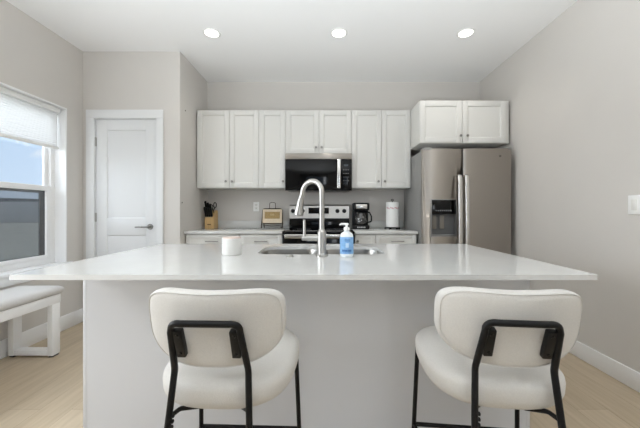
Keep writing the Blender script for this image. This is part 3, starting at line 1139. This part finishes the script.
# outlet
ox, oz = (256.2 - 324) * 3.805 / 300, 1.19
ou = thing('wall_outlet', 'white electrical outlet on the backsplash wall above the left worktop', 'outlet', (ox, YB, oz))
B().box(ox - .037, ox + .037, YB - .006, YB, oz - .06, oz + .06, .003).build('cover_plate', M_WHITEP, ou)
for s in (-1, 1):
    b = B().box(ox - .017, ox + .017, YB - .008, YB - .005, oz + s * .021 - .014, oz + s * .021 + .014, .004)
    so = b.build('socket', pbr('off_white_plastic', (230, 229, 225), .35), ou)
    b = B()
    for q in (-.006, .006):
        b.box(ox + q - .001, ox + q + .001, YB - .0085, YB - .0075, oz + s * .021 - .003, oz + s * .021 + .006)
    b.build('slot', M_DARK, so)

# coffee maker
cx, cy = .444, 3.64
sc_ = .0122
cm = thing('coffee_maker', 'black drip coffee maker on the worktop right of the range', 'coffee maker', (cx, cy, ZC))
b = B()
b.box(cx - .096, cx + .096, cy - .09, cy + .10, ZC, ZC + .045, .01, 3)
b.box(cx - .096, cx + .096, cy + .03, cy + .10, ZC + .03, ZC + .31, .01, 3)
b.box(cx - .096, cx + .096, cy - .085, cy + .10, ZC + .222, ZC + .312, .012, 3)
b.build('body', M_BLACKP, cm)
B().box(cx - .065, cx + .068, cy - .0875, cy - .08, ZC + .24, ZC + .292, .003).build('steel_band', M_STEELB, cm)
B().lathe((cx, cy - .02, ZC + .045), [(0, 0), (.055, 0), (.058, .003), (0, .005)], 32).build('warming_plate', M_BMETAL, cm)
gl = pbr('carafe_glass', (62, 60, 58), .04, spec=.8, coat=.6)
cg = B().lathe((cx, cy - .02, ZC + .05), [(0, 0), (.052, 0), (.064, .012), (.070, .05), (.064, .095), (.050, .125), (.048, .135), (0, .135)], 36).build('carafe', gl, cm)
b = B().lathe((cx, cy - .02, ZC + .05), [(0, .135), (.051, .135), (.053, .15), (.03, .162), (0, .164)], 30)
b.build('carafe_lid', M_BLACKP, cg)
b = B()
b.sweep(fillet([(cx + .045, cy - .035, ZC + .20), (cx + .100, cy - .05, ZC + .198), (cx + .122, cy - .055, ZC + .15), (cx + .122, cy - .055, ZC + .085), (cx + .068, cy - .035, ZC + .078)], .025, 5), .0095, 10)
b.build('carafe_handle', M_BLACKP, cg)
b = B()
for a0, a1 in ((-.052, -.035), (-.03, -.018), (-.012, .004), (.010, .024), (.030, .046)):
    b.box(cx + a0, cx + a1, cy - .0915, cy - .0895, ZC + .014, ZC + .028)
b.build('front_lettering', pbr('pale_print', (190, 190, 190), .5), cm)
b = B()
for (a, z, w_) in ((-.035, .12, .022), (-.028, .09, .03), (.0, .105, .016), (.02, .14, .02)):
    b.box(cx + a - w_ / 2, cx + a + w_ / 2, cy - .0925, cy - .0915, ZC + z, ZC + z + .006)
    b.box(cx + a - .003, cx + a + .003, cy - .0925, cy - .0905, ZC + z - .01, ZC + z)
b.build('level_marks', MATS['pale_print'], cg)

# paper towel holder and roll
cx, cy = .826, 3.63
ph = thing('paper_towel_holder', 'dark wire paper towel holder carrying the white roll', 'paper towel holder', (cx, cy, ZC))
b = B()
ring = [(cx + .082 * math.cos(2 * PI * k / 32), cy + .082 * math.sin(2 * PI * k / 32), ZC + .014) for k in range(32)]
b.sweep(ring, .005, 8, closed=True)
b.cyl((cx - .08, cy, ZC + .014), (cx + .08, cy, ZC + .014), .004, .004, 8)
b.cyl((cx, cy - .08, ZC + .014), (cx, cy + .08, ZC + .014), .004, .004, 8)
b.build('base_ring', M_BMETAL, ph)
for a in (PI * 1.0, PI * 1.33, PI * 1.67, 0, PI / 2):
    b = B()
    b.lathe((cx + .082 * math.cos(a), cy + .082 * math.sin(a), ZC), [(0, 0), (.012, 0), (.014, .006), (.011, .018), (0, .02)], 14)
    b.build('foot', M_BMETAL, ph)
b = B().cyl((cx, cy, ZC + .01), (cx, cy, ZC + .338), .005, .005, 10)
b.build('rod', M_BMETAL, ph)
b = B()
b.sweep([(cx + .014 * math.cos(2 * PI * k / 16), cy, ZC + .346 + .010 * math.sin(2 * PI * k / 16)) for k in range(16)], .004, 8, closed=True)
b.build('finial', M_BMETAL, ph)
pt = thing('paper_towel_roll', 'white paper towel roll with pink print near its top', 'paper towels', (cx, cy, ZC + .02))
b = B().lathe((cx, cy, ZC + .022), [(.018, 0), (.074, 0), (.0755, .002), (.0755, .296), (.074, .298), (.018, .298), (.018, 0)], 48)
b.build('roll', pbr('paper_white', (243, 242, 240), .95, bump=.3, bscale=160), pt)
tx = B()
for k in range(-5, 6):
    a = k * .23
    n_ = 4
    w_ = .075 + .03 * ((k * 7) % 3 - 1)
    zz = ZC + .236 + .006 * ((k * 5) % 3)
    hgt = .012 + .004 * ((k * 3) % 3)
    an = [a - w_ + 2 * w_ * q / n_ for q in range(n_ + 1)]
    ring = lambda z: [(cx + .0756 * math.sin(q), cy - .0756 * math.cos(q), z) for q in an] + [(cx + .0760 * math.sin(q), cy - .0760 * math.cos(q), z) for q in reversed(an)]
    tx.loft([ring(zz), ring(zz + hgt)])
tx.build('pink_print', pbr('pink_print', (206, 132, 138), .9), pt)

# light switch on the right wall
ly, lz = 1.905, 1.172
ls = thing('light_switch', 'white light switch plate on the right wall', 'light switch', (XR, ly, lz))
B().box(XR - .006, XR, ly - .04, ly + .04, lz - .061, lz + .061, .003).build('cover_plate', M_WHITEP, ls)
B().box(XR - .009, XR - .005, ly - .017, ly + .017, lz - .034, lz + .034, .002).build('rocker', MATS['off_white_plastic'], ls)

# wall hooks / screws left in the pantry side wall
for y, z, lab in ((3.20, 2.205, 'tiny dark screw in the pantry side wall near cabinet top'), (3.127, 1.221, 'tiny dark screw in the pantry side wall above the knife block')):
    b = B().cyl((XP - .001, y, z), (XP + .005, y, z), .008, .006, 14)
    tag(b.build('wall_screw', pbr('dull_screw', (110, 106, 102), .5, .5), loc=(XP, y, z)), lab, 'screw', 'wall screws')

# ------------------------------------------------------------------ bench by the window
bxr, bxl = -2.088, -2.455
byn, byf = 1.15, 2.42
bn = thing('bench', 'white bench with grey cushion under the left window', 'bench', ((bxr + bxl) / 2, (byn + byf) / 2, 0))
zc0, zc1 = .478, .538
loops = []
for ins, z, r in ((.012, zc0, .02), (.002, zc0 + .006, .03), (-.008, zc0 + .028, .035), (-.002, zc1 - .014, .035), (.012, zc1 - .003, .03), (.05, zc1 + .002, .02), (.12, zc1 + .004, .01)):
    loops.append([(a, c_, z) for a, c_ in rrect(bxl + ins, bxr - ins, byn + ins, byf - ins, r, 6)])
B().loft(loops).build('cushion', M_BENCHF, bn, angle=60)
b = B()
b.box(bxl + .012, bxr - .008, byn + .02, byf - .03, .408, .4775, .003)
b.build('apron', M_TRIM, bn)
for y0, y1 in ((byf - .105, byf - .035), (byn + .03, byn + .10)):
    for a, c_ in ((bxr - .048, bxr - .008), (bxl + .012, bxl + .055)):
        lg = B().box(a, c_, y0, y1, .012, .409, .003).build('leg', M_TRIM, bn)
        B().box(a + .005, c_ - .005, y0 + .008, y1 - .008, 0, .0125, .002).build('foot_pad', M_BLACKP, lg)
    B().box(bxl + .054, bxr - .047, y0 + .005, y1 - .005, .013, .055, .003).build('bottom_rail', M_TRIM, bn)


# ------------------------------------------------------------------ counter stools
def supere(a, n):
    c_, s = math.cos(a), math.sin(a)
    return math.copysign(abs(c_) ** (2 / n), c_), math.copysign(abs(s) ** (2 / n), s)


def pillow(outline, thick_a, thick_b, p, nr=10, warp=None):
    """outline: function(angle)->(u,v); lens-like cushion along w, thickness a (w<0) and b (w>0)"""
    N = 72
    ang = [2 * PI * k / N for k in range(N)]
    prof = []
    for k in range(1, nr + 1):
        s = math.sin(PI / 2 * k / nr)
        prof.append((s, -thick_a * (1 - s ** p) ** (1 / p)))
    for k in range(nr - 1, 0, -1):
        s = math.sin(PI / 2 * k / nr)
        prof.append((s, thick_b * (1 - s ** p) ** (1 / p)))
    b = B()
    f = warp or (lambda u, v, w_: (u, v, w_))
    rings = []
    for s, t in prof:
        rings.append([b.bm.verts.new(f(outline(a)[0] * s, outline(a)[1] * s, t)) for a in ang])
    for A, D in zip(rings, rings[1:]):
        for k in range(N):
            b.bm.faces.new((A[k], A[(k + 1) % N], D[(k + 1) % N], D[k]))
    c0 = b.bm.verts.new(f(0, 0, -thick_a))
    c1 = b.bm.verts.new(f(0, 0, thick_b))
    for k in range(N):
        b.bm.faces.new((c0, rings[0][k], rings[0][(k + 1) % N]))
        b.bm.faces.new((c1, rings[-1][(k + 1) % N], rings[-1][k]))
    return b


def make_stool(label):
    t = thing('counter_stool', label, 'stool', (0, 0, 0), 'counter stools at the island')

    # seat: wide rounded cushion
    def seat_out(a):
        u, v = supere(a, 2.9)
        return u * .229 * (1 + .03 * v), v * .235

    def seat_warp(u, v, w_):
        dip = .016 * (1 - (u / .24) ** 2) * (1 if w_ > 0 else 0) * (1 - min(1, (v / .24) ** 2))
        return (u, v, .578 + w_ - dip + .012 * max(0, v / .23) ** 2)

    pillow(seat_out, .093, .052, 3.0, 12, seat_warp).build('seat', M_FABRIC, t, angle=80)

    # backrest: pad curving around the sitter, leaning back
    zmid, hh = .773, .1185

    def back_out(a):
        u, v = supere(a, 4.4 if math.sin(a) > 0 else 3.2)
        vv = v * hh
        if v > 0:
            return u * (.215 + .002 * v), vv
        return u * (.215 - .024 * v * v), vv

    def back_warp(u, v, w_):
        lean = -.17 * v
        return (u, -.232 + lean + w_ + 1.15 * u * u, zmid + v + .30 * u * u)

    bo = pillow(back_out, .030, .042, 5.0, 12, back_warp).build('backrest', M_FABRIC, t, angle=80)

    pb = B()
    N = 72
    ring = []
    for k in range(N):
        u, v = back_out(2 * PI * k / N)
        ring.append(back_warp(u * .965, v * .965, -.0225))
    pb.sweep(ring, .0013, 6, closed=True)
    pb.build('piping', M_FABRIC, bo, angle=80)

    # bent tube frame carrying the backrest, running down to the rear feet
    R = .0098
    yt, zt = -.292, .812
    hwt, hwb, hwf = .0985, .112, .150
    yb_, zbn = -.238, .655
    fy = -.330
    path = [(-hwf, fy, .006), (-hwb, yb_, zbn), (-hwt, yt, zt), (hwt, yt, zt), (hwb, yb_, zbn), (hwf, fy, .006)]
    pts = fillet(path, [0, .05, .032, .032, .05, 0], 7)
    # the top bar bows a little with the pad
    pts2 = []
    for p in pts:
        q = p.copy()
        if q.z > .79:
            q.y += .55 * q.x * q.x - .0065 + .004
            q.z += .7 * q.x * q.x - .004
        pts2.append(q)
    B().sweep(pts2, R, 14).build('rear_frame', M_BMETAL, t, angle=60)
    # fixing plates between the tube and the pad
    for s in (-1, 1):
        b = B()
        z0, z1 = .698, .792
        zm_ = (z0 + z1) / 2
        fq = (zm_ - zbn) / (zt - zbn)
        m = Matrix.Translation((s * (hwb + (hwt - hwb) * fq - .022), yb_ + (yt - yb_) * fq + .006, zm_)) @ Matrix.Rotation(math.atan2(yb_ - yt, zt - zbn), 4, 'X')
        b.obox(m, .026, .020, z1 - z0, .003)
        for zz in (-.032, .032):
            b.cyl(m @ Vector((0, -.009, zz)), m @ Vector((0, -.0125, zz)), .0055, .005, 10)
        b.build('fixing_plate', M_BLACKP, t)
    # front legs, stretchers, footrest
    for s in (-1, 1):
        b = B().sweep([(s * .222, .185, .006), (s * .205, .150, .535)], R * .95, 14)
        lo = b.build('leg', M_BMETAL, t)
        B().cyl((s * .222, .185, 0), (s * .222, .185, .02), .0115, .0115, 12).build('foot_cap', M_BLACKP, lo)
        B().cyl((s * hwf, fy, 0), (s * hwf, fy, .02), .0115, .0115, 12).build('foot_cap', M_BLACKP, t)
    fr_ = lambda z: .185 - .035 * z / .53
    hx_ = lambda z: .222 - .017 * z / .53
    zf = .185
    rear = lambda z: (hwf + (hwb - hwf) * z / zbn, fy + (yb_ - fy) * z / zbn)
    b = B().cyl((-hx_(zf), fr_(zf), zf), (hx_(zf), fr_(zf), zf), R * .9, R * .9, 12)
    b.build('footrest', M_BMETAL, t)
    for s in (-1, 1):
        rx, ry = rear(.185)
        b = B().cyl((s * hx_(.185), fr_(.185), .185), (s * rx, ry, .185), R * .75, R * .75, 12)
        b.build('side_stretcher', M_BMETAL, t)
        rx, ry = rear(.52)
        b = B().sweep(fillet([(s * rx, ry, .520), (s * (rx - .015), ry + .035, .524), (s * (rx - .05), ry + .10, .490), (s * .07, -.02, .487)], .03, 5), R * .7, 10)
        b.build('seat_bracket', M_BMETAL, t)
    b = B()
    for k in range(4):
        z = .525 - k * .015
        rx, ry = rear(z)
        b.sweep([(-rx + .007, ry, z), (-rx + .014, ry, z), (-rx + .016, ry, z)], [.006, .006, .003], 10)
    b.build('stacking_bumpers', M_BLACKP, t)
    return t


s1 = make_stool('cream upholstered counter stool with black tube frame, nearer the bench')
s1.location = (-.330, 1.14, 0)
s1.rotation_euler = (0, 0, math.radians(-2))
s2 = s1.copy()
C.objects.link(s2)
for ch in list(s1.children):
    c2 = ch.copy()
    c2.parent = s2
    C.objects.link(c2)
    for gch in list(ch.children):
        g2 = gch.copy()
        g2.parent = c2
        C.objects.link(g2)
s2['label'] = 'cream upholstered counter stool with black tube frame, nearer the light switch'
s2.location = (.597, 1.14, 0)
s2.rotation_euler = (0, 0, math.radians(-6))
